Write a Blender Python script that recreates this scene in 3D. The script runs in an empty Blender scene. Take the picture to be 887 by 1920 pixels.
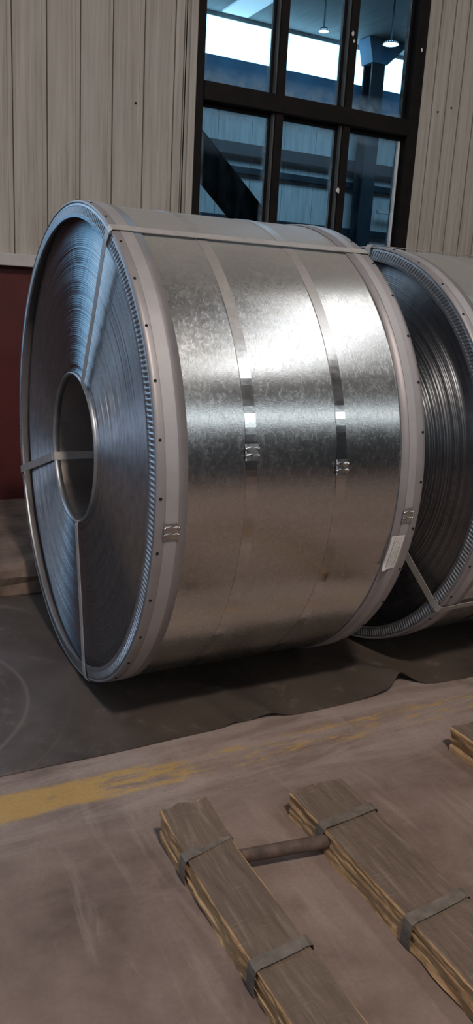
import bpy, math, random
from math import sin, cos, pi, radians
from mathutils import Vector, Matrix, noise

random.seed(7)
SC = bpy.context.scene
COL = SC.collection

# ------------------------------------------------------------------ camera
def make_camera():
    yaw, pit, roll, f = 0.4860, 0.2561, 0.0563, 1494.9
    loc = Vector((-0.7574, -2.6687, 1.3283))
    fw = Vector((sin(yaw)*cos(pit), cos(yaw)*cos(pit), -sin(pit)))
    r = Vector((cos(yaw), -sin(yaw), 0))
    u = r.cross(fw)
    r2 = r*cos(roll) + u*sin(roll)
    u2 = -r*sin(roll) + u*cos(roll)
    cd = bpy.data.cameras.new('camera')
    cd.sensor_fit = 'VERTICAL'; cd.sensor_height = 36.0; cd.sensor_width = 36.0
    cd.lens = f/1920.0*36.0
    cd.clip_start = 0.05; cd.clip_end = 100
    co = bpy.data.objects.new('camera', cd); COL.objects.link(co)
    m = Matrix((r2, u2, -fw)).transposed().to_4x4(); m.translation = loc
    co.matrix_world = m
    SC.camera = co
make_camera()

# ------------------------------------------------------------------ world, exposure, lamps of the hall, added window fills
SC.view_settings.view_transform = 'Standard'
SC.view_settings.look = 'None'
SC.view_settings.gamma = 1.0
SC.view_settings.use_curve_mapping = False
SC.view_settings.exposure = 0.0
w = bpy.data.worlds.new('world'); SC.world = w; w.use_nodes = True
w.node_tree.nodes['Background'].inputs[0].default_value = (0.55, 0.7, 0.9, 1)
w.node_tree.nodes['Background'].inputs[1].default_value = 0.1

def area(name, loc, target, sx, sy, power, col, shape='RECTANGLE'):
    l = bpy.data.lights.new(name, 'AREA'); l.shape = shape; l.size = sx
    if shape in ('RECTANGLE', 'ELLIPSE'): l.size_y = sy
    l.energy = power; l.color = col
    o = bpy.data.objects.new(name, l); COL.objects.link(o); o.location = loc
    o.rotation_euler = (Vector(target)-Vector(loc)).to_track_quat('-Z', 'Y').to_euler()
    return o
CEIL = 5.68
area('hall_lamp', (-0.45, -4.1, 5.3), (-0.45, -4.1, 0), 0.5, 0.5, 225, (1.0, 0.88, 0.78), 'DISK')
area('roof_light', (3.7, -3.0, CEIL-0.03), (3.7, -3.0, 0), 0.75, 5.2, 66, (0.97, 0.98, 1.0))
area('gate_daylight', (-6.8, -1.9, 2.3), (0, -1.0, 1.0), 3.0, 1.9, 68, (0.6, 0.76, 1.0))
area('window_fill', (-0.965, 1.86, 2.65), (-0.965, 0.0, 1.9), 1.5, 2.0, 28, (0.6, 0.8, 1.0))  # unseen fill added before the pane for the blue wedge on the coil face
area('side_window_fill', (-3.965, 1.86, 2.65), (-3.0, 0.0, 1.9), 1.5, 2.0, 34, (0.66, 0.82, 1.0))  # second unseen fill, added to brighten the flanks of the coil face
area('far_hall_daylight', (6.5, 6.0, CEIL-0.05), (6.5, 6.0, 0), 4.0, 3.0, 190, (0.75, 0.88, 1.0))

# ------------------------------------------------------------------ helpers
def obj(name, verts, faces, mats, parent=None, smooth=False, midx=None):
    me = bpy.data.meshes.new(name)
    me.from_pydata([tuple(v) for v in verts], [], faces)
    if not isinstance(mats, (list, tuple)): mats = [mats]
    for m in mats: me.materials.append(m)
    if midx is not None: me.polygons.foreach_set('material_index', midx)
    if smooth: me.polygons.foreach_set('use_smooth', [True]*len(me.polygons))
    me.update()
    o = bpy.data.objects.new(name, me); COL.objects.link(o)
    if parent is not None: o.parent = parent
    return o
class MB:
    def __init__(s): s.v = []; s.f = []; s.m = []
    def add(s, v, f, mi=0):
        n = len(s.v); s.v += [tuple(p) for p in v]
        s.f += [tuple(i+n for i in q) for q in f]; s.m += [mi]*len(f)
        return s
    def box(s, x0, x1, y0, y1, z0, z1, mi=0):
        v = [(x0,y0,z0),(x1,y0,z0),(x1,y1,z0),(x0,y1,z0),(x0,y0,z1),(x1,y0,z1),(x1,y1,z1),(x0,y1,z1)]
        return s.add(v, [(3,2,1,0),(4,5,6,7),(0,1,5,4),(1,2,6,5),(2,3,7,6),(3,0,4,7)], mi)
    def cyl(s, p, q, r, n=16, mi=0, r2=None):
        p = Vector(p); q = Vector(q); d = (q-p).normalized()
        a = d.orthogonal().normalized(); b = d.cross(a); r2 = r if r2 is None else r2
        v = []
        for c, rr in ((p, r), (q, r2)):
            for i in range(n):
                t = 2*pi*i/n; v.append(c + a*(rr*cos(t)) + b*(rr*sin(t)))
        f = [(i, (i+1)%n, n+(i+1)%n, n+i) for i in range(n)]
        f += [tuple(range(n-1,-1,-1)), tuple(range(n, 2*n))]
        return s.add(v, f, mi)
    def build(s, name, mats, parent=None, smooth=False, bevel=0):
        o = obj(name, s.v, s.f, mats, parent, smooth, s.m)
        if bevel:
            b = o.modifiers.new('bevel', 'BEVEL'); b.width = bevel; b.segments = 2; b.limit_method = 'ANGLE'
        return o
def tag(o, label=None, cat=None, group=None, kind=None):
    if label: o['label'] = label
    if cat: o['category'] = cat
    if group: o['group'] = group
    if kind: o['kind'] = kind
    return o
def empty(name, loc, rz=0):
    o = bpy.data.objects.new(name, None); COL.objects.link(o)
    o.location = loc; o.rotation_euler = (0, 0, rz); o.empty_display_size = 0.1
    return o
def struct(o): o['kind'] = 'structure'; return o

# ------------------------------------------------------------------ materials
class NT:
    def __init__(s, name):
        s.m = bpy.data.materials.new(name); s.m.use_nodes = True
        s.t = s.m.node_tree; s.n = s.t.nodes; s.l = s.t.links
        s.b = s.n['Principled BSDF']; s.out = s.n['Material Output']
        s.tc = s.n.new('ShaderNodeTexCoord')
    def node(s, t, **k):
        n = s.n.new(t)
        for a, b in k.items(): setattr(n, a, b)
        return n
    def mapping(s, scale=(1,1,1), loc=(0,0,0), src='Object'):
        m = s.node('ShaderNodeMapping'); m.inputs['Scale'].default_value = scale; m.inputs['Location'].default_value = loc
        s.l.new(s.tc.outputs[src], m.inputs[0]); return m.outputs[0]
    def noise(s, vec, scale, detail=4, rough=0.6, dist=0):
        n = s.node('ShaderNodeTexNoise'); n.inputs['Scale'].default_value = scale; n.inputs['Detail'].default_value = detail
        n.inputs['Roughness'].default_value = rough; n.inputs['Distortion'].default_value = dist
        s.l.new(vec, n.inputs['Vector']); return n.outputs[0]
    def ramp(s, fac, stops):
        r = s.node('ShaderNodeValToRGB'); e = r.color_ramp.elements
        e[0].position, e[0].color = stops[0][0], (*stops[0][1], 1)
        e[1].position, e[1].color = stops[-1][0], (*stops[-1][1], 1)
        for p, c in stops[1:-1]: x = e.new(p); x.color = (*c, 1)
        s.l.new(fac, r.inputs[0]); return r.outputs[0]
    def fr(s, fac, a, b, lo=0.0, hi=1.0):
        r = s.node('ShaderNodeMapRange', clamp=True); r.inputs[1].default_value = a; r.inputs[2].default_value = b
        r.inputs[3].default_value = lo; r.inputs[4].default_value = hi
        s.l.new(fac, r.inputs[0]); return r.outputs[0]
    def mix(s, fac, a, b, mode='MIX'):
        m = s.node('ShaderNodeMix', data_type='RGBA', blend_type=mode)
        for sock, v in ((m.inputs[0], fac), (m.inputs[6], a), (m.inputs[7], b)):
            if hasattr(v, 'is_linked'): s.l.new(v, sock)
            else: sock.default_value = v if isinstance(v, (int, float)) else (*v, 1)
        return m.outputs[2]
    def math(s, op, a, b=0.0, c=0.0):
        m = s.node('ShaderNodeMath', operation=op)
        for i, v in enumerate((a, b, c)):
            if hasattr(v, 'is_linked'): s.l.new(v, m.inputs[i])
            else: m.inputs[i].default_value = v
        return m.outputs[0]
    def sep(s, vec):
        n = s.node('ShaderNodeSeparateXYZ'); s.l.new(vec, n.inputs[0]); return n.outputs
    def set(s, k, v):
        if hasattr(v, 'is_linked'): s.l.new(v, s.b.inputs[k])
        else: s.b.inputs[k].default_value = v if isinstance(v, (int, float)) else (*v, 1)
    def bump(s, h, strength=0.3, dist=0.01):
        b = s.node('ShaderNodeBump'); b.inputs['Strength'].default_value = strength; b.inputs['Distance'].default_value = dist
        s.l.new(h, b.inputs['Height']); s.l.new(b.outputs[0], s.b.inputs['Normal'])
def plain(name, col, rough=0.6, metal=0.0, var=0.25, scale=12, stretch=(1,1,1), emit=0, spec=0.4):
    t = NT(name); v = t.mapping(stretch)
    n = t.noise(v, scale, 5)
    c0 = tuple(c*(1-var) for c in col); c1 = tuple(min(1, c*(1+var)) for c in col)
    t.set('Base Color', t.ramp(n, [(0.3, c0), (0.7, c1)])); t.set('Roughness', rough); t.set('Metallic', metal)
    t.set('Specular IOR Level', spec)
    if emit: t.set('Emission Color', col); t.set('Emission Strength', emit)
    return t.m

def m_floor():
    t = NT('concrete_floor'); v = t.mapping()
    big = t.noise(v, 1.6, 6, 0.6, 0.4); mid = t.noise(v, 7, 6, 0.7); fine = t.noise(v, 90, 3, 0.7)
    c = t.ramp(big, [(0.3, (0.105, 0.068, 0.053)), (0.5, (0.19, 0.133, 0.109)), (0.7, (0.285, 0.212, 0.178))])
    c = t.mix(t.fr(mid, 0.35, 0.7, 0, 0.5), c, (0.29, 0.22, 0.19))
    dk = t.noise(t.mapping((1, 1, 1), (5, 9, 0)), 2.6, 6, 0.7, 0.5)
    c = t.mix(t.fr(dk, 0.55, 0.75, 0, 0.75), c, (0.085, 0.055, 0.044))
    # trodden dust in long drags towards the camera
    st = t.noise(t.mapping((9, 1.3, 1), (3, 1, 0)), 1.3, 6, 0.7, 0.8)
    c = t.mix(t.fr(st, 0.55, 0.75, 0, 0.65), c, (0.34, 0.265, 0.23))
    st2 = t.noise(t.mapping((1.2, 8, 1), (1, 7, 0)), 1.5, 6, 0.7, 0.6)
    x, y, z = t.sep(v)
    nearmat = t.math('MULTIPLY', t.fr(y, -1.1, -0.85), t.fr(y, -0.45, -0.6))
    c = t.mix(t.math('MULTIPLY', nearmat, t.fr(st2, 0.42, 0.62, 0.15, 0.85)), c, (0.36, 0.285, 0.25))
    # worn yellow line along the mat
    wob = t.math('MULTIPLY', t.math('SUBTRACT', t.noise(v, 5, 5), 0.5), 0.06)
    yy = t.math('ADD', y, wob)
    band = t.math('MULTIPLY', t.fr(yy, -0.845, -0.83), t.fr(yy, -0.715, -0.73))
    wear = t.noise(t.mapping((3, 14, 1), (0, 2, 0)), 2.2, 6, 0.75)
    keep = t.fr(t.math('ADD', wear, t.fr(x, -0.4, 0.15, 0.25, 0.0)), 0.5, 0.62)
    c = t.mix(t.math('MULTIPLY', band, t.math('MULTIPLY', keep, 0.9)), c, t.mix(mid, (0.4, 0.22, 0.05), (0.5, 0.34, 0.13)))
    c = t.mix(t.fr(fine, 0.35, 0.75, 0.0, 0.25), c, (0.1, 0.075, 0.065))
    t.set('Base Color', c)
    t.set('Roughness', t.fr(mid, 0.3, 0.7, 0.55, 0.8)); t.set('Specular IOR Level', 0.35)
    t.bump(t.math('ADD', t.math('MULTIPLY', mid, 0.6), t.math('MULTIPLY', fine, 0.25)), 0.35, 0.006)
    return t.m
def m_mat():
    t = NT('rubber_mat'); v = t.mapping()
    big = t.noise(v, 2.2, 6, 0.6, 0.5); fine = t.noise(v, 60, 4, 0.7)
    c = t.ramp(big, [(0.3, (0.045, 0.034, 0.028)), (0.7, (0.1, 0.076, 0.061))])
    x, y, z = t.sep(v)
    # worn grey scuff field beside the coil with drag arcs
    d = t.node('ShaderNodeVectorMath', operation='DISTANCE'); t.l.new(v, d.inputs[0]); d.inputs[1].default_value = (-0.75, -0.1, 0)
    arc = t.node('ShaderNodeTexNoise'); arc.noise_dimensions = '1D'; arc.inputs['Scale'].default_value = 14; arc.inputs['Detail'].default_value = 5
    t.l.new(d.outputs['Value'], arc.inputs['W'])
    scuff = t.math('MULTIPLY', t.fr(x, 0.05, -0.25), t.fr(t.noise(v, 3, 4), 0.35, 0.6))
    c = t.mix(t.math('MULTIPLY', scuff, 0.8), c, (0.12, 0.098, 0.098))
    c = t.mix(t.math('MULTIPLY', t.fr(x, 0.0, -0.2), t.fr(arc.outputs[0], 0.6, 0.74, 0, 0.6)), c, (0.2, 0.165, 0.15))
    dust = t.noise(v, 9, 6, 0.75)
    c = t.mix(t.fr(dust, 0.55, 0.75, 0, 0.5), c, (0.22, 0.175, 0.15))
    t.set('Base Color', c); t.set('Roughness', 0.55); t.set('Specular IOR Level', 0.35)
    t.bump(fine, 0.15, 0.004); return t.m
def m_panel():
    t = NT('painted_panel'); v = t.mapping()
    st = t.noise(t.mapping((22, 22, 0.7)), 2.0, 5, 0.65); big = t.noise(v, 1.3, 4); fine = t.noise(v, 120, 2)
    c = t.ramp(st, [(0.3, (0.33, 0.28, 0.23)), (0.55, (0.48, 0.425, 0.36)), (0.75, (0.56, 0.505, 0.44))])
    c = t.mix(t.fr(big, 0.4, 0.7, 0, 0.35), c, (0.5, 0.47, 0.43))
    x, y, z = t.sep(v)
    run = t.math('MULTIPLY', t.fr(z, 2.7, 1.6), t.fr(t.noise(t.mapping((40, 40, 1.2), (2, 0, 5)), 2, 5, 0.7), 0.5, 0.7, 0, 0.55))
    c = t.mix(run, c, (0.23, 0.18, 0.135))
    c = t.mix(t.fr(fine, 0.68, 0.8, 0, 0.5), c, (0.16, 0.13, 0.11))
    t.set('Base Color', c); t.set('Roughness', 0.6); t.bump(fine, 0.1, 0.002); return t.m
def m_galv():
    t = NT('galvanized_sheet'); v = t.mapping()
    vor = t.node('ShaderNodeTexVoronoi'); vor.inputs['Scale'].default_value = 130
    t.l.new(t.mapping((1, 1, 1)), vor.inputs['Vector'])
    spang = t.sep(vor.outputs['Color'])[0]
    big = t.noise(v, 3.0, 5, 0.6); scr = t.noise(t.mapping((34, 18, 18), (0, 3, 0)), 1.6, 6, 0.78, 1.2)
    c = t.mix(spang, (0.6, 0.61, 0.6), (0.68, 0.68, 0.67))
    rust = t.noise(t.mapping((1.2, 5, 5), (4, 0, 0)), 1.7, 5, 0.65)
    c = t.mix(t.fr(rust, 0.55, 0.75, 0, 0.3), c, (0.5, 0.42, 0.33))
    # dust settled on the crown of the coil
    x, y, z = t.sep(v)
    dust = t.math('MULTIPLY', t.fr(z, 1.3, 1.58), t.fr(t.noise(t.mapping((1, 1, 1), (7, 0, 0)), 3, 2, 0.5), 0.2, 0.6, 0.7, 0.9))
    c = t.mix(dust, c, (0.25, 0.205, 0.175))
    t.set('Base Color', c); t.set('Metallic', t.math('SUBTRACT', 1.0, dust))
    r = t.math('ADD', t.fr(big, 0.3, 0.7, 0.18, 0.24), t.math('MULTIPLY', spang, 0.04))
    t.set('Roughness', t.math('ADD', t.math('ADD', r, t.fr(scr, 0.48, 0.7, 0, 0.1)), t.math('MULTIPLY', dust, 0.3)))
    h = t.math('ADD', t.math('MULTIPLY', spang, 0.1), t.math('MULTIPLY', scr, 0.3))
    t.bump(t.math('ADD', h, t.math('MULTIPLY', t.noise(v, 230, 3), 0.5)), 0.1, 0.003)
    t.set('Anisotropic', 0.5)
    tg = t.node('ShaderNodeTangent', direction_type='RADIAL', axis='X'); t.l.new(tg.outputs[0], t.b.inputs['Tangent'])
    t.set('Anisotropic Rotation', 0.25)
    return t.m
def m_wound():
    t = NT('wound_strip_edges'); v = t.mapping()
    n = t.noise(v, 30, 5, 0.7)
    t.set('Base Color', t.ramp(n, [(0.3, (0.36, 0.37, 0.4)), (0.7, (0.52, 0.53, 0.56))]))
    t.set('Metallic', 1.0); t.set('Roughness', t.fr(n, 0.3, 0.7, 0.46, 0.56))
    t.set('Anisotropic', 0.9); t.set('Anisotropic Rotation', 0.25)
    tg = t.node('ShaderNodeTangent', direction_type='RADIAL', axis='X'); t.l.new(tg.outputs[0], t.b.inputs['Tangent'])
    t.bump(t.noise(v, 220, 3), 0.12, 0.002)
    return t.m
def m_metal(name, col, rough, metal=1.0, var=0.1, sc=25, bump=0.1):
    t = NT(name); v = t.mapping(); n = t.noise(v, sc, 5, 0.7)
    t.set('Base Color', t.ramp(n, [(0.3, tuple(c*(1-var) for c in col)), (0.7, tuple(min(1, c*(1+var)) for c in col))]))
    t.set('Metallic', metal); t.set('Roughness', t.fr(n, 0.3, 0.7, rough-0.05, rough+0.05))
    if bump: t.bump(n, bump, 0.003)
    return t.m
def m_wood(name, c0, c1, c2, bstr=0.6):
    t = NT(name); v = t.mapping()
    g = t.noise(t.mapping((24, 2.0, 17)), 2.0, 6, 0.66, 1.0); b = t.noise(v, 9, 5, 0.65)
    c = t.ramp(g, [(0.3, c0), (0.52, c1), (0.72, c2)])
    c = t.mix(t.fr(b, 0.4, 0.7, 0, 0.5), c, c1)
    scr = t.noise(t.mapping((5, 60, 10), (1, 2, 3)), 1.6, 5, 0.7, 0.6)
    c = t.mix(t.fr(scr, 0.6, 0.72, 0, 0.7), c, c2)
    crack = t.noise(t.mapping((60, 2.2, 20), (5, 1, 0)), 1.4, 5, 0.7, 0.5)
    c = t.mix(t.fr(crack, 0.62, 0.7, 0, 0.7), c, tuple(k*0.35 for k in c0))
    grime = t.noise(t.mapping((6, 4, 6), (9, 4, 0)), 1.0, 5, 0.7)
    c = t.mix(t.fr(grime, 0.55, 0.75, 0, 0.5), c, c0)
    t.set('Base Color', c); t.set('Roughness', 0.8); t.set('Specular IOR Level', 0.25)
    t.bump(t.math('ADD', t.math('ADD', g, t.math('MULTIPLY', scr, 0.5)), t.math('MULTIPLY', t.noise(v, 70, 4, 0.7), 0.6)), bstr, 0.008); return t.m
def m_glass():
    t = NT('dirty_window_glass')
    tr = t.node('ShaderNodeBsdfTransparent'); tr.inputs[0].default_value = (0.62, 0.84, 0.96, 1)
    gl = t.node('ShaderNodeBsdfGlossy'); gl.inputs['Roughness'].default_value = 0.05; gl.inputs[0].default_value = (0.8, 0.9, 1, 1)
    df = t.node('ShaderNodeBsdfDiffuse'); df.inputs[0].default_value = (0.5, 0.6, 0.68, 1)
    tl = t.node('ShaderNodeBsdfTranslucent'); tl.inputs[0].default_value = (0.5, 0.6, 0.68, 1)
    fr = t.node('ShaderNodeLayerWeight'); fr.inputs[0].default_value = 0.12
    m1 = t.node('ShaderNodeMixShader'); t.l.new(fr.outputs['Fresnel'], m1.inputs[0]); t.l.new(tr.outputs[0], m1.inputs[1]); t.l.new(gl.outputs[0], m1.inputs[2])
    ad = t.node('ShaderNodeMixShader'); ad.inputs[0].default_value = 0.5; t.l.new(df.outputs[0], ad.inputs[1]); t.l.new(tl.outputs[0], ad.inputs[2])
    # caked dirt round the edges of each pane (generated coordinates run 0..1 over the pane)
    gx, gy, gz = t.sep(t.tc.outputs['Generated'])
    ex = t.math('MINIMUM', gx, t.math('SUBTRACT', 1.0, gx)); ez = t.math('MINIMUM', gz, t.math('SUBTRACT', 1.0, gz))
    e = t.math('MINIMUM', ex, ez)
    n = t.noise(t.mapping(), 9, 5, 0.65)
    edge = t.math('MULTIPLY', t.fr(e, 0.1, 0.0), t.fr(n, 0.35, 0.65, 0.1, 0.75))
    film = t.fr(t.noise(t.mapping((3, 3, 1)), 3, 5, 0.6), 0.45, 0.8, 0.0, 0.03)
    m2 = t.node('ShaderNodeMixShader'); t.l.new(t.math('ADD', edge, film), m2.inputs[0])
    t.l.new(m1.outputs[0], m2.inputs[1]); t.l.new(ad.outputs[0], m2.inputs[2]); t.l.new(m2.outputs[0], t.out.inputs[0])
    return t.m
def m_emit(name, col, s):
    t = NT(name); t.set('Base Color', (0.6, 0.6, 0.6)); t.set('Emission Color', col); t.set('Emission Strength', s); return t.m
def m_label():
    t = NT('printed_paper'); gx, gy, gz = t.sep(t.tc.outputs['UV'])
    def bar(u, v0, v1, hw):
        a = t.math('LESS_THAN', t.math('ABSOLUTE', t.math('SUBTRACT', gx, u)), hw)
        return t.math('MULTIPLY', a, t.math('MULTIPLY', t.math('GREATER_THAN', gy, v0), t.math('LESS_THAN', gy, v1)))
    k = bar(0.3, 0.06, 0.94, 0.03)
    for b in (bar(0.83, 0.1, 0.68, 0.02),): k = t.math('MAXIMUM', k, b)
    gr = t.noise(t.mapping((14, 26, 1), src='UV'), 1.0, 3)
    txt = t.math('MULTIPLY', t.math('MULTIPLY', t.math('GREATER_THAN', gx, 0.38), t.math('LESS_THAN', gx, 0.9)), t.math('MULTIPLY', t.math('GREATER_THAN', gr, 0.54), t.math('MULTIPLY', t.math('GREATER_THAN', gy, 0.08), t.math('LESS_THAN', gy, 0.94))))
    c = t.mix(t.math('MAXIMUM', t.math('MULTIPLY', k, 0.75), t.math('MULTIPLY', txt, 0.5)), (0.72, 0.69, 0.67), (0.12, 0.11, 0.11))
    t.set('Base Color', c); t.set('Roughness', 0.6); return t.m

def m_strap():
    t = NT('bright_steel_strap'); v = t.mapping(); n = t.noise(v, 30, 4); x, y, z = t.sep(v)
    dust = t.math('MULTIPLY', t.fr(z, 1.12, 1.36), 0.6)
    t.set('Base Color', t.mix(dust, t.ramp(n, [(0.3, (0.6, 0.6, 0.6)), (0.7, (0.7, 0.7, 0.69))]), (0.25, 0.205, 0.175)))
    t.set('Metallic', t.math('SUBTRACT', 1.0, dust)); t.set('Roughness', t.math('ADD', t.fr(n, 0.3, 0.7, 0.1, 0.17), t.math('MULTIPLY', dust, 0.4)))
    t.bump(n, 0.08, 0.003); return t.m
M = dict(
    floor=m_floor(), mat=m_mat(), panel=m_panel(), galv=m_galv(), wound=m_wound(),
    strap=m_strap(),
    eye=m_metal('dull_steel_strap', (0.5, 0.47, 0.45), 0.5, 0.4),
    buckle=m_metal('crimped_steel', (0.55, 0.55, 0.55), 0.28, 1.0, 0.25, 60, 0.3),
    band=m_metal('zinc_band', (0.36, 0.335, 0.34), 0.5, 0.55, 0.06, 14, 0.05),
    bstrap=m_metal('pale_steel_strap', (0.44, 0.42, 0.43), 0.5, 0.45, 0.06, 14, 0.05),
    flange=m_metal('zinc_flange', (0.36, 0.375, 0.4), 0.42, 0.85, 0.1, 20, 0.05),
    bore=m_metal('bore_sheet', (0.5, 0.44, 0.41), 0.3, 0.85, 0.12, 9, 0.08),
    dark=plain('dark_hole', (0.01, 0.01, 0.01), 0.8),
    red=plain('red_paint', (0.1, 0.018, 0.016), 0.6, 0, 0.25, 3), kerb=plain('dirty_concrete', (0.19, 0.135, 0.105), 0.85, 0, 0.45, 6),
    trim=plain('grey_flashing', (0.54, 0.5, 0.48), 0.5, 0, 0.12, 8),
    frame=plain('brown_black_frame', (0.011, 0.008, 0.007), 0.6, 0, 0.3, 10, spec=0.15), reveal=plain('bare_aluminium', (0.16, 0.16, 0.15), 0.5, 0.3, 0.3, 20, (1, 1, 0.3)),
    glass=m_glass(), strip=plain('pale_line', (0.65, 0.68, 0.7), 0.6), spot=plain('matte_white', (0.8, 0.8, 0.78), 0.6),
    farpanel=plain('far_wall_sheet', (0.5, 0.52, 0.52), 0.6, 0, 0.2, 3, (6, 6, 0.6)), farblue=plain('blue_sheet', (0.09, 0.22, 0.36), 0.5, 0, 0.25, 2),
    girt=plain('dark_blue_steel', (0.015, 0.026, 0.036), 0.5, 0, 0.3, 4), ceil=plain('roof_sheet', (0.25, 0.21, 0.19), 0.7, 0, 0.15, 1.5, (8, 1, 1)),
    ceil2=plain('grey_roof_sheet', (0.26, 0.3, 0.31), 0.7, 0, 0.15, 1.5, (8, 1, 1)), black=plain('black_steel', (0.004, 0.004, 0.004), 0.8, spec=0.03), wall=plain('hall_wall', (0.085, 0.095, 0.11), 0.7, 0, 0.2, 1),
    day=m_emit('daylight_glazing', (0.86, 0.95, 1.0), 3.2), sky=m_emit('roof_glazing', (0.8, 0.92, 1.0), 0.6), lamp=m_emit('lamp_glow', (1, 1, 1), 9),
    rust=plain('rusty_bar', (0.11, 0.075, 0.06), 0.75, 0.2, 0.4, 30), label=m_label(),
    woodtop=m_wood('dusty_weathered_wood', (0.105, 0.073, 0.055), (0.155, 0.112, 0.085), (0.25, 0.192, 0.15)),
    wood=m_wood('split_raw_wood', (0.25, 0.14, 0.066), (0.43, 0.26, 0.13), (0.58, 0.39, 0.22), 0.6),
    tstrap=m_metal('grey_binding_strap', (0.15, 0.124, 0.104), 0.7, 0.2, 0.35, 30, 0.25),
)

# ------------------------------------------------------------------ setting
WY = 1.9            # face of the rear wall
FY = 10.0           # far wall of the neighbouring hall
struct(MB().box(-7, 13, -9, FY, -0.2, 0.0).build('floor', M['floor']))
struct(MB().box(-7, 13, -9, 2.06, CEIL, CEIL+0.15).build('ceiling', M['ceil']))
ceil = struct(MB().box(-7, 13, 2.06, FY, CEIL, CEIL+0.15).build('ceiling', M['ceil2']))
for x0, x1, y0, y1 in ((5.13, 5.57, 2.2, 9.9), (9.0, 9.5, 2.2, 9.9), (1.3, 1.74, 2.2, 9.9)):
    n = 6
    for i in range(n):
        a = y0+(y1-y0)*i/n
        MB().box(x0, x1, a+0.03, a+(y1-y0)/n-0.03, CEIL-0.03, CEIL-0.002).build('roof_light_panel', M['sky'], ceil)

# rear wall: red dado and backing sheet with two window openings
WIN = [(1.24, 2.83), (-1.76, -0.17), (-4.76, -3.17)]
WZ0, WZ1 = 1.53, 3.75
b = MB(); b.box(-7, 13, WY+0.03, WY+0.16, 0.0, WZ0)
b.box(-7, 13, WY+0.03, WY+0.16, WZ1, CEIL)
for x0, x1 in ((-7, -4.76), (-3.17, -1.76), (-0.17, 1.24), (2.83, 13)): b.box(x0, x1, WY+0.03, WY+0.16, WZ0, WZ1)
wall = struct(b.build('wall_back', M['red']))
P = 0.1785
def panel(x0, x1, z0=1.518, z1=CEIL-0.01):
    # board: thin dark joint, flat field with a very shallow swage, recessed lap on the right
    w_ = x1-x0; y = WY
    xs = [(0.0, 0.026), (0.004, 0.026), (0.0055, 0.0), (w_*0.45, 0.0), (w_*0.47, 0.0005), (w_*0.55, 0.0005), (w_*0.57, 0.0), (w_-0.026, 0.0), (w_-0.022, 0.006), (w_, 0.006), (w_, 0.03), (0, 0.03)]
    n = len(xs); v = [(x0+a, y+d, z0) for a, d in xs]+[(x0+a, y+d, z1) for a, d in xs]
    f = [(i, (i+1) % n, n+(i+1) % n, n+i) for i in range(n)]+[tuple(range(n-1, -1, -1)), tuple(range(n, 2*n))]
    return obj('panel', v, f, M['panel'], wall)
xs = [0.216+P*i for i in range(-2, 6)]
for i in range(7): panel(xs[i], xs[i+1])
panel(xs[7], xs[7]+0.055); panel(xs[7]+0.055, xs[7]+0.09)
MB().box(1.198, 1.242, WY-0.012, WY+0.03, 1.518, CEIL-0.01).build('corner_strip', M['panel'], wall, bevel=0.004)
MB().box(2.828, 2.868, WY-0.012, WY+0.03, 1.518, CEIL-0.01).build('corner_strip', M['panel'], wall, bevel=0.004)
x = 2.868
for i, wd in enumerate((0.07, 0.115, 0.115, 0.13, 0.13, 0.18, 0.18, 0.18)): panel(x, x+wd); x += wd
MB().box(x, 13, WY, WY+0.03, 1.518, CEIL-0.01).build('panel', M['panel'], wall)
for x0, x1 in ((-7, -4.76), (-3.17, -1.76)): MB().box(x0, x1, WY, WY+0.03, 1.518, CEIL-0.01).build('panel', M['panel'], wall)
for x0, x1 in WIN: MB().box(x0, x1, WY, WY+0.03, WZ1, CEIL-0.01).build('panel', M['panel'], wall)
for q in ((0.885, 2.36), (2.99, 2.62), (3.1, 2.66)):
    MB().cyl((q[0], WY+0.004, q[1]), (q[0], WY-0.006, q[1]), 0.006, 8).build('screw', M['dark'], wall)
t1 = struct(MB().box(-7, 13, WY-0.035, WY+0.03, 1.455, 1.518).build('trim_1', M['trim'], bevel=0.004))
# concrete kerb along the foot of the wall, rough front arris
v = []; f = []; NX = 160; prof = [(0.0, 0.0), (0.01, 0.05), (0.004, 0.085), (0.02, 0.115), (0.06, 0.142), (0.13, 0.15), (0.45, 0.152), (1.17, 0.15), (1.17, 0.0)]
for i in range(NX+1):
    x = -3+7.0*i/NX
    for j, (dy, z) in enumerate(prof):
        k = noise.noise((x*6, j*1.7, 0))*0.022 if 0 < j < 6 else 0
        v.append((x, 0.76+dy+k, z+noise.noise((x*5, j, 4))*(0.012 if 0 < j < 7 else 0)))
n = len(prof)
for i in range(NX):
    for j in range(n-1): f.append((i*n+j, (i+1)*n+j, (i+1)*n+j+1, i*n+j+1))
struct(obj('trim_2', v, f, M['kerb']))

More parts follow.
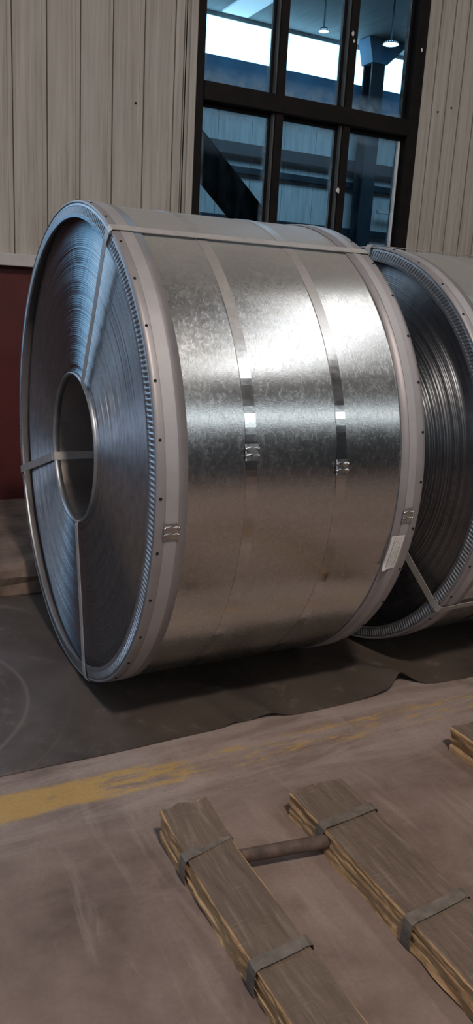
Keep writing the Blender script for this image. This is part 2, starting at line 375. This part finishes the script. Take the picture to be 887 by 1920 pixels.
def window(name, x0, x1):
    yb = WY+0.1; fr = MB(); y0 = WY-0.02
    fr.box(x0, x0+0.045, y0, yb, WZ0, WZ1); fr.box(x1-0.085, x1, y0, yb, WZ0, WZ1)
    fr.box(x0+0.045, x1-0.085, y0, yb, WZ0, WZ0+0.07); fr.box(x0+0.045, x1-0.085, y0, yb, WZ1-0.06, WZ1)
    wn = struct(fr.build(name, M['frame'], bevel=0.003))
    m1, m2 = x0+0.545, x0+1.03
    MB().box(x0+0.045, x1-0.085, y0-0.012, yb-0.005, 2.435, 2.535).build('transom', M['frame'], wn, bevel=0.006)
    cols = [(x0+0.045, m1-0.03), (m1+0.03, m2-0.03), (m2+0.03, x1-0.085)]
    for z0, z1 in ((WZ0+0.07, 2.435), (2.535, WZ1-0.06)):
        for xm in (m1, m2):
            mb = MB(); mb.box(xm-0.022, xm+0.03, y0+0.004, yb-0.01, z0, z1, 0)
            mb.box(xm-0.03, xm-0.022, y0+0.02, yb-0.012, z0, z1, 1)
            mb.build('mullion', [M['frame'], M['reveal']], wn)
        for i, (a, c) in enumerate(cols):
            MB().box(a+0.001, c-0.001, WY+0.045, WY+0.05, z0+0.001, z1-0.001).build('pane', M['glass'], wn)
            # sash bars round each pane
            sb = MB(); s = 0.014; ya, yc = WY+0.03, WY+0.044
            sb.box(a, a+s, ya, yc, z0, z1); sb.box(c-s, c, ya, yc, z0, z1)
            sb.box(a+s, c-s, ya, yc, z0, z0+s); sb.box(a+s, c-s, ya, yc, z1-s-0.01, z1)
            sb.build('sash_bar', M['frame'], wn)
    a, c = cols[2]
    MB().box(c-0.03, c-0.0145, WY+0.028, WY+0.044, WZ0+0.09, 2.41).build('pale_strip', M['strip'], wn)  # narrow pale upright strip at the pane edge
    return wn
w1 = window('window_1', *WIN[0])
window('window_2', *WIN[1])
window('window_5', *WIN[2])
def white_blob(x, y, z, r, seed):
    bl = MB(); n = 10; rr = random.Random(seed)
    ring = [(x+cos(2*pi*i/n)*r*rr.uniform(0.5, 1.1), y, z+sin(2*pi*i/n)*r*1.4*rr.uniform(0.5, 1.1)) for i in range(n)]
    v = ring+[(x, y-0.004, z)]
    bl.add(v, [(i, (i+1) % n, n) for i in range(n)]); return bl.build('white_spot', M['spot'], w1)  # small irregular white spots on the window frame
white_blob(2.262, WY-0.018, 2.95, 0.012, 1); white_blob(2.275, WY-0.018, 2.91, 0.008, 2); white_blob(2.245, WY-0.018, 2.055, 0.016, 3); white_blob(2.792, WY-0.022, 2.95, 0.009, 4)

# neighbouring hall seen through the window
b = MB(); b.box(-7, 13, FY, FY+0.2, 0, 5.07); b.box(-7, 13, FY, FY+0.2, 5.62, CEIL)
wf = struct(b.build('wall_far', M['farpanel']))
for i in range(22):
    x0 = -1+0.62*i
    vv = MB()
    vv.box(x0+0.004, x0+0.616, FY-0.02, FY, 0.02, 4.33); vv.build('sheet', M['farpanel'], wf)
MB().box(-7, 13, FY-0.06, FY-0.021, 4.33, 5.06).build('blue_fascia', M['farblue'], wf)
for z0, z1, d in ((3.655, 3.83, 0.2), (3.39, 3.485, 0.14), (2.62, 2.72, 0.14), (1.6, 1.7, 0.14)):
    MB().box(-7, 13, FY-d, FY-0.02, z0, z1).build('girt', M['girt'], wf)
MB().box(8.3, 9.4, FY-0.3, FY-0.22, 3.02, 3.07).build('conduit', M['trim'], wf)
w3 = struct(MB().box(-7, 13, FY+0.02, FY+0.06, 5.07, 5.62).build('window_3', M['day']))
for x0 in [0.4+1.95*i for i in range(7)]:
    MB().box(x0, x0+0.02, FY-0.03, FY+0.015, 5.07, 5.62).build('glazing_bar', M['girt'], w3)
def column(x0, x1, y, label):
    r = empty('steel_column', ((x0+x1)/2, y, 0)); h = (x1-x0)/2
    tag(r, label, 'column')
    c = MB(); c.box(-h, h, -0.13, -0.1, 0, CEIL-0.01); c.box(-h, h, 0.1, 0.13, 0, CEIL-0.01); c.box(-0.02, 0.02, -0.1, 0.1, 0, CEIL-0.01)
    c.build('shaft', M['girt'], r)
    MB().box(-h-0.1, h+0.1, -0.2, 0.2, 0, 0.03).build('base_plate', M['girt'], r)
    hb = MB(); v = [(-h-0.02, -0.13, 5.3), (h+0.02, -0.13, 5.3), (h+0.42, -0.13, CEIL-0.015), (-h-0.12, -0.13, CEIL-0.015)]
    hb.add([(a, -0.16, c_) for a, _, c_ in v]+[(a, 0.16, c_) for a, _, c_ in v], [(0,1,2,3), (7,6,5,4), (0,4,5,1), (1,5,6,2), (2,6,7,3), (3,7,4,0)])
    hb.build('haunch', M['farblue'], r)
column(7.73, 7.99, 9.6, 'dark blue steel column seen through the right hand panes of the window')
def bay_lamp(loc, r, label):
    e = empty('high_bay_lamp', loc); tag(e, label, 'lamp', 'high bay lamps seen through the window')
    n = 20; pr = [(r, 0.0), (r*0.98, 0.015), (r*0.6, 0.05), (r*0.25, 0.06), (0.001, 0.062)]
    v = [(a*cos(2*pi*i/n), a*sin(2*pi*i/n), z) for a, z in pr for i in range(n)]
    f = [(k*n+i, k*n+(i+1) % n, (k+1)*n+(i+1) % n, (k+1)*n+i) for k in range(len(pr)-1) for i in range(n)]
    obj('lamp_shade', v, f, M['girt'], e, True)
    MB().cyl((0, 0, 0.005), (0, 0, 0.02), r*0.93, 20).build('diffuser', M['lamp'], e)
    MB().cyl((0, 0, 0.06), (0, 0, CEIL-loc[2]), 0.012, 8).build('rod', M['girt'], e)
bay_lamp((6.995, 8.0, 5.1), 0.12, 'round glowing high bay lamp in the upper right pane')
bay_lamp((5.83, 8.0, 5.06), 0.075, 'small glowing high bay lamp in the upper middle pane')
# diagonal brace just behind the glass
br = MB(); A = Vector((0.55, 2.97)); B = Vector((3.1, 0.70))
d = (B-A).normalized(); nn = Vector((-d.y, d.x))*0.1
mid = lambda p: p
q = [A-nn, B-nn, B+nn, A+nn]; y0, y1 = 2.15, 2.25
off = Vector((0.0, 0.0))
br.add([(p.x, y0, p.y) for p in q]+[(p.x, y1, p.y) for p in q], [(0,1,2,3), (7,6,5,4), (0,4,5,1), (1,5,6,2), (2,6,7,3), (3,7,4,0)])
bo = br.build('steel_brace', M['black'], bevel=0.01); tag(bo, 'black diagonal steel brace behind the lower left window pane', 'brace')

# our hall behind the photographer: walls with the same glazing band
wfr = struct(MB().box(-7, 13, -9.2, -9, 0, 4.2).box(-7, 13, -9.2, -9, 4.9, CEIL).build('wall_front', M['wall']))
w4 = struct(MB().box(-7, 13, -9.12, -9.08, 4.2, 4.9).build('window_4', M['day']))
wl = struct(MB().box(-7.2, -7, -9, -3.7, 0, CEIL).box(-7.2, -7, 0.1, FY, 0, CEIL).box(-7.2, -7, -3.7, 0.1, 3.6, CEIL).build('wall_left', M['wall']))
struct(MB().box(13, 13.2, -9, FY, 0, CEIL).build('wall_right', M['wall']))

# ------------------------------------------------------------------ rubber mat with lifted folds
def build_mat():
    X0, X1, Y0, Y1 = -2.6, 3.6, -0.632, 0.775; NX, NY = 420, 60
    def fold(x, y):
        e = max(0, 1-(y-Y0)/0.42); h = 0
        for xc, wdt, amp, sl in ((1.07, 0.05, 0.04, -0.35), (0.50, 0.045, 0.016, -0.3), (0.36, 0.03, 0.010, -0.15), (1.75, 0.06, 0.02, 0.2), (0.98, 0.09, 0.018, -0.4)):
            u = (x-xc-sl*(y-Y0))/wdt; h += amp*math.exp(-u*u)*e**1.3
        for (cx, cy, cr) in ((0.43, 0, 0.5), (1.55, 0, 0.5)):   # pressed flat below the coils
            if abs(x-cx) < 0.48 and abs(y) < 0.1: h = 0
        return h
    v = []; f = []
    for layer, dz in ((0, 0.0040), (1, 0.0008)):
        for i in range(NX+1):
            x = X0+(X1-X0)*i/NX
            yw = 0.012*noise.noise((x*2.3, 1, 0))+0.05*math.exp(-((x-1.08)/0.07)**2)+0.02*math.exp(-((x-0.44)/0.1)**2)
            for j in range(NY+1):
                t = j/NY; y = Y0+(Y1-Y0)*t*t**0.3
                k = max(0, 1-(y-Y0)/0.3)
                h = fold(x, y)
                wv = 0.0007*noise.noise((x*4, y*4, 2)) if layer == 0 else 0
                v.append((x, y+yw*k, dz+h+wv))
    st = (NX+1)*(NY+1)
    for i in range(NX):
        for j in range(NY):
            a = i*(NY+1)+j; c = (i+1)*(NY+1)+j
            f.append((a, c, c+1, a+1)); f.append((st+a+1, st+c+1, st+c, st+a))
        a = i*(NY+1); c = (i+1)*(NY+1); f.append((st+a, st+c, c, a))
        a += NY; c += NY; f.append((a, c, st+c, st+a))
    for j in range(NY):
        f.append((j+1, st+j+1, st+j, j)); a = NX*(NY+1)+j; f.append((a, st+a, st+a+1, a+1))
    o = obj('rubber_mat', v, f, M['mat'], None, False)
    tag(o, 'dark rubber mat with lifted wavy front edge lying under both coils', 'mat')
build_mat()

# ------------------------------------------------------------------ coils
def lathe(prof, n, R, close=False):
    """surface of revolution about the coil axis (local X at height R); prof = [(x, r)]"""
    v = []; f = []; m = len(prof)
    for i in range(n):
        a = 2*pi*i/n; ca, sa = cos(a), sin(a)
        for x, r in prof: v.append((x, -r*ca, R+r*sa))
    k = m if close else m-1
    for i in range(n):
        b0 = i*m; b1 = ((i+1) % n)*m
        for j in range(k):
            j2 = (j+1) % m
            f.append((b0+j, b0+j2, b1+j2, b1+j))
    return v, f
def pt(x, r, a, R): return Vector((x, -r*cos(a), R+r*sin(a)))
def ribbon(pts, wdir, width, thick, ndirs):
    v = []; f = []
    for p, nd in zip(pts, ndirs):
        w_ = Vector(wdir)*width/2; t_ = Vector(nd)*thick/2
        v += [p-w_-t_, p+w_-t_, p+w_+t_, p-w_+t_]
    for i in range(len(pts)-1):
        a = 4*i; b_ = a+4
        for j in range(4): f.append((a+j, a+(j+1) % 4, b_+(j+1) % 4, b_+j))
    f += [(3, 2, 1, 0), tuple(4*(len(pts)-1)+k for k in range(4))]
    return v, f
HOLE = None
def make_coil(label, loc, rz, R, W, eyes, with_label, clip_l, clip_r, seed):
    global HOLE
    rr = random.Random(seed)
    root = empty('steel_coil', loc, rz); tag(root, label, 'coil', 'steel coils on the rubber mat')
    RB = R*0.3175
    v, f = lathe([(0.01, R-0.003), (W-0.01, R-0.003)], 320, R)
    obj('outer_wrap', v, f, M['galv'], root, True)
    # wound edge: each wrap a rounded step, telescoped in and out by a random walk
    for side in (0, 1):
        NW = 84 if side == 0 else 24
        r0, r1 = RB+0.006, R-0.006; dr = (r1-r0)/NW; prof = []; off = 0
        for i in range(NW):
            t = i/(NW-1); r = r0+dr*i
            off = 0.75*off+rr.uniform(-0.002, 0.002)
            base = 0.006+0.012*t+(0.012*max(0, (t-0.8)/0.2))+0.010*math.exp(-((t-0.03)/0.02)**2)
            s = rr.uniform(-0.0015, 0.0015)
            x = base+off
            prof += [(x+0.0022, r), (x+s, r+dr*0.25), (x-s, r+dr*0.75), (x+0.0022, r+dr*0.98)]
        if side: prof = [(W-a, b_) for a, b_ in prof]
        v, f = lathe(prof, 288 if side == 0 else 96, R)
        obj('wound_edge', v, f, M['wound'], root, True)
    v, f = lathe([(0.004, RB), (0.05, RB), (W-0.05, RB), (W-0.004, RB)], 160, R)
    obj('bore_sleeve', v, f, M['bore'], root, True)
    v, f = lathe([(-0.003, RB-0.002), (-0.005, RB+0.0015), (-0.003, RB+0.005), (0.02, RB+0.006), (0.02, RB-0.002)], 160, R, True)
    obj('bore_rim', v, f, M['flange'], root, True)
    v, f = lathe([(W+0.003, RB-0.002), (W+0.003, RB+0.009), (W-0.02, RB+0.010), (W-0.02, RB-0.002)], 96, R, True)
    obj('bore_rim', v, f, M['flange'], root, True)
    for side in (0, 1):
        X = (lambda a: a) if side == 0 else (lambda a: W-a)
        # outer band of the edge protector
        pr = [(0.082, R-0.002), (0.082, R+0.0018), (0.045, R+0.0024), (0.014, R+0.003), (0.004, R+0.0035), (-0.006, R+0.0015), (-0.0085, R-0.003), (-0.006, R-0.006), (0.0, R-0.004)]
        v, f = lathe([(X(a), b_) for a, b_ in pr], 288, R, True)
        band = obj('edge_protector', v, f, M['band'], root, True)
        # crimped flange: radial pleats, slanted
        NT_ = 330; K = 4 if side == 0 else 2; n = NT_*K; v = []; f = []
        rows = [(-0.004, R-0.004, 0, 0), (-0.0085, R-0.012, 0.2, 0.0), (-0.0095, R-0.016, 1, 0.1), (-0.0115, R-0.034, 1, 0.7), (-0.012, R-0.038, 0.3, 0.9), (-0.012, R-0.048, 0.05, 1), (-0.006, R-0.0485, 0, 1)]
        m = len(rows); amp = 0.003
        for i in range(n):
            for (xx, r, k, sl) in rows:
                a = 2*pi*(i+sl*1.6)/n
                w_ = (0, 1, 1, 0)[i % 4] if K == 4 else (i % 2)
                v.append((X(xx+amp*k*w_), -r*cos(a), R+r*sin(a)))
        for i in range(n):
            b0 = i*m; b1 = ((i+1) % n)*m
            for j in range(m-1): f.append((b0+j, b0+j+1, b1+j+1, b1+j))
        obj('crimped_flange', v, f, M['flange'], band, False)
        for k in range(33):
            a = radians(1.0+360*k/33)
            if HOLE is None:
                HOLE = MB().cyl((0, 0, 0), (0, 0, 0.003), 0.0042, 8).build('clinch_hole', M['dark'], band); o = HOLE
            else:
                o = HOLE.copy(); COL.objects.link(o); o.parent = band
            p = pt(X(0.004), R+0.0022, a, R); o.location = p
            o.rotation_euler = Vector((0, -cos(a), sin(a))).to_track_quat('Z', 'X').to_euler()
    # girth straps with crimped seals
    def girth(xc, wd, seal_deg, mat, lift, loose=False):
        a0 = radians(seal_deg); n = 260; prof = [(-wd/2, -0.0012), (wd/2, -0.0012), (wd/2, 0.0007), (-wd/2, 0.0007)]
        v = []; f = []
        for i in range(n):
            a = 2*pi*i/n
            dd = math.degrees((a-a0+pi) % (2*pi)-pi)
            lf = lift+0.002*math.exp(-(dd/4)**2)
            tw = xc+0.0015*sin(a*3+seed)
            for px, pr_ in prof: v.append((tw+px, -(R+lf+pr_)*cos(a), R+(R+lf+pr_)*sin(a)))
        for i in range(n):
            b0 = 4*i; b1 = 4*((i+1) % n)
            for j in range(4): f.append((b0+j, b0+(j+1) % 4, b1+(j+1) % 4, b1+j))
        s = obj('girth_strap', v, f, mat, root, False)
        # seal: bent plate with notched flanks
        nz = 12; L = 0.046/R; hw = wd/2+0.004; v = []; f = []
        for i in range(nz+1):
            a = a0+L*(i/nz-0.5)
            nt = 0.005*(1 if i in (3, 4, 8, 9) else 0)
            up = 0.0015*(1 if i in (3, 4, 8, 9) else 0)
            tw = xc+0.0015*sin(a0*3+seed)
            for px, h in ((-hw, 0.004), (-hw+nt+0.002, 0.0075+up), (0, 0.0068), (hw-nt-0.002, 0.0075+up), (hw, 0.004)):
                v.append((tw+px, -(R+lift+h)*cos(a), R+(R+lift+h)*sin(a)))
        for i in range(nz):
            for j in range(4): f.append((5*i+j, 5*i+j+1, 5*i+j+6, 5*i+j+5))
        obj('strap_seal', v, f, M['buckle'], s, False)
        for i in (3.5, 8.5):
            a = a0+L*(i/nz-0.5)
            for sx in (-1, 1):
                c = pt(tw+sx*(hw-0.002), R+lift+0.006, a, R); nd = Vector((0, -cos(a), sin(a)))
                MB().cyl(c, c+nd*0.005, 0.005, 8, 0, 0.003).build('seal_notch', M['buckle'], s, True)
    girth(0.0362, 0.036, clip_l, M['bstrap'], 0.0035)
    girth(W-0.0415, 0.028, clip_r, M['bstrap'], 0.0035)
    girth(0.2725, 0.034, 9.0, M['strap'], -0.0018)
    girth(0.568, 0.033, 5.2, M['strap'], -0.0018)
    # eye straps: along the outside, down the face, through the bore
    for deg in eyes:
        a = radians(deg); nr = Vector((0, -cos(a), sin(a))); nx = Vector((-1, 0, 0)); td = Vector((0, sin(a), cos(a)))
        e = 0.0075; ri = RB-0.004
        pts = []; nd = []
        for t in (0.1, 0.3, 0.5, 0.7, 0.9): pts.append(pt(W*t, R+0.0065, a, R)); nd.append(nr)
        pts += [pt(W+0.004, R+e, a, R), pt(W+0.012, R-0.004, a, R), pt(W+0.012, R*0.6, a, R), pt(W+0.008, RB+0.012, a, R), pt(W+0.002, ri, a, R), pt(W*0.5, ri+0.002, a, R), pt(-0.002, ri, a, R), pt(-0.008, RB+0.012, a, R), pt(-0.011, R*0.6, a, R), pt(-0.0165, R-0.03, a, R), pt(-0.0135, R-0.004, a, R), pt(-0.006, R+e, a, R), pt(0.03, R+e+0.001, a, R), pt(0.1*W, R+0.0065, a, R)]
        d1 = (nr-nx).normalized(); d2 = (nr+nx).normalized()
        nd += [d1, -nx, -nx, -nx, (-nx-nr).normalized(), -nr, (nx-nr).normalized(), nx, nx, nx, nx, d2, nr, nr]
        v, f = ribbon(pts, td, 0.03, 0.0016, nd)
        obj('eye_strap', v, f, M['eye'], root, False)
    if with_label:
        v = []; f = []; uv = []; nx_, na = 6, 14
        for j in range(na+1):
            t = j/na; a = radians(-11.2-8.8*t)
            for i in range(nx_+1):
                s = i/nx_; x = W-0.867+0.7845+0.05*s-0.004*t
                curl = 0.012*max(0, (t-0.85)/0.15)*max(0, 1-s*1.6)
                r = R+0.0072+curl
                v.append(tuple(pt(x-curl*0.4, r, a, R))); uv.append((s, 1-t))
        for j in range(na):
            for i in range(nx_):
                q = j*(nx_+1)+i; f.append((q, q+nx_+1, q+nx_+2, q+1))
        o = obj('paper_label', v, f, M['label'], root, True)
        o['label'] = 'white printed paper label with curled corner'
        ul = o.data.uv_layers.new(name='uv')
        for lp in o.data.loops: ul.data[lp.index].uv = uv[lp.vertex_index]
    return root
make_coil('large galvanized steel coil in front of the window with paper label on its edge', (0, 0, 0.0125), 0, 0.80, 0.867, (60.5, 197, -75), True, -5.4, -6.3, 3)
make_coil('galvanized steel coil behind the right end of the labelled coil, at the right edge', (1.117, -0.04, 0.0125), 0.0411, 0.774, 0.867, (87, -37, 205), False, 10, 8, 5)

# ------------------------------------------------------------------ timber bearers with binding straps
def beam(label, x0, x1, yf, yn, H, straps, seed, rise=0.0):
    rt = empty('timber_bearer', ((x0+x1)/2, (yf+yn)/2, 0)); tag(rt, label, 'beam', 'timber bearers on the floor')
    cx, cy = rt.location.x, rt.location.y
    L = yf-yn; NY = 220; hw = (x1-x0)/2
    # section runs: left face (split layers), top face, right face, underside
    left = [(-1, t) for t in (0.0, 0.1, 0.2, 0.3, 0.36, 0.4, 0.5, 0.6, 0.66, 0.7, 0.8, 0.9, 0.97)]
    sec = left+[(-0.96, 1.0), (-0.8, 1.0), (-0.6, 1.0), (-0.4, 1.0), (-0.2, 1.0), (0, 1.0), (0.2, 1.0), (0.4, 1.0), (0.6, 1.0), (0.8, 1.0), (0.96, 1.0), (1, 0.95), (1, 0.7), (1, 0.4), (1, 0.0)]
    n = len(sec); nl = len(left); v = []; f = []; mi = []
    for i in range(NY+1):
        s = i/NY; y = yn+L*s-cy
        end = max(0, 1-(1-s)*L/0.05)                    # ragged far end
        for j, (sx, t) in enumerate(sec):
            x = sx*hw; z = t*H*(1+rise*max(0, 1-(1-s)*L/0.17))
            if sx == -1:
                z1 = 0.38+0.12*noise.noise((y*2.2, seed, 0)); z2 = 0.72+0.1*noise.noise((y*3, seed+9, 0))
                g = 0.007*math.exp(-((t-z1)/0.05)**2)*(0.6+noise.noise((y*5, seed, 3)))+0.006*math.exp(-((t-z2)/0.05)**2)*(0.5+noise.noise((y*7, seed, 5)))
                lay = 0.004*(t > z1)*noise.noise((y*3.5, seed, 7))+0.004*noise.noise((y*9, t*5, seed))+0.0016*noise.noise((y*34, t*6, seed))
                chip = 0.010*max(0, noise.noise((y*4.5, seed+4, 1))-0.1)*(t > 0.55)
                x += g*1.3+lay*1.5+chip*1.6
            elif t == 1.0:
                z += 0.0034*noise.noise((x*30, y*6, seed))+0.0024*noise.noise((x*90, y*14, seed+2))
                if sx < -0.7: z -= 0.016*max(0, noise.noise((y*4.5, seed+4, 1))-0.1)
            else: x += 0.004*noise.noise((y*8, t*4, seed+11))
            yy = y+end*(0.012*noise.noise((x*40, z*40, seed))-0.012*(1-t)*0.8)
            v.append((x, yy, max(z, 0.0005)))
    for i in range(NY):
        for j in range(n-1):
            a = i*n+j; f.append((a, a+1, a+n+1, a+n)); mi.append(1 if nl-1 < j < nl+10 else 0)
        a = i*n; f.append((a+n-1, a, a+n, a+2*n-1)); mi.append(0)
    f.append(tuple(range(n))); f.append(tuple(NY*n+k for k in range(n-1, -1, -1))); mi += [0, 0]
    # orient outward
    obj('timber', v, [tuple(reversed(q)) for q in f], [M['wood'], M['woodtop']], rt, False, mi)
    for ys, sk in straps:
        e = 0.006; wv = 0.03; vv = []; ff = []
        path = [(-hw-e+0.003, 0.002, (-1, 0)), (-hw-e, 0.3*H, (-1, 0)), (-hw-e, 0.8*H, (-1, 0)), (-hw-e*0.6, H+e*0.4, (-0.7, 0.7)), (-hw+0.006, H+e, (0, 1)), (-hw*0.4, H+e*0.8, (0, 1)), (0, H+e*0.7, (0, 1)), (hw*0.5, H+e*0.8, (0, 1)), (hw-0.006, H+e, (0, 1)), (hw+e*0.6, H+e*0.4, (0.7, 0.7)), (hw+e, 0.8*H, (1, 0)), (hw+e-0.003, 0.002, (1, 0))]
        for k, (px, pz, (nx_, nz_)) in enumerate(path):
            for oy, th in ((-wv/2, 0), (wv/2, 0), (wv/2, 1), (-wv/2, 1)):
                vv.append((px+nx_*0.0014*th, ys-cy+oy+sk*px, pz+nz_*0.0014*th))
        for k in range(len(path)-1):
            for j in range(4): ff.append((4*k+j, 4*k+(j+1) % 4, 4*k+4+(j+1) % 4, 4*k+4+j))
        ff += [(3, 2, 1, 0), tuple(4*(len(path)-1)+k for k in range(4))]
        obj('binding_strap', vv, ff, M['tstrap'], rt, False)
    return rt
beam('split timber bearer on the concrete at the left end of the rusty bar', -0.076, 0.057, -1.06, -2.35, 0.062, ((-1.2, 0.25), (-1.555, 0.1)), 2, 0.5)
beam('scratched timber bearer with two grey straps at the right end of the rusty bar', 0.286, 0.456, -1.085, -2.35, 0.066, ((-1.24, 0.1), (-1.585, 0.1)), 6)
beam('short visible end of a timber bearer at the right edge of the floor', 0.925, 1.09, -1.0, -2.3, 0.078, (), 12)
rb = MB()
p0 = Vector((0.058, -1.235, 0.040)); p1 = Vector((0.297, -1.272, 0.040)); N = 16; dv = p1-p0
a_ = Vector((0, 0, 1)); b_ = dv.normalized().cross(a_); a_ = b_.cross(dv.normalized()); vv = []; ff = []
for i in range(N+1):
    c = p0+dv*i/N
    for k in range(16):
        t = 2*pi*k/16; r = 0.0165+0.0012*noise.noise((i*0.5, k*0.6, 3))
        vv.append(c+a_*r*sin(t)+b_*r*cos(t))
for i in range(N):
    for k in range(16): ff.append((i*16+k, i*16+(k+1) % 16, i*16+16+(k+1) % 16, i*16+16+k))
ff += [tuple(range(15, -1, -1)), tuple(N*16+k for k in range(16))]
tag(obj('steel_bar', vv, ff, M['rust'], None, True), 'short rusty round bar held between the two timber bearers', 'bar')
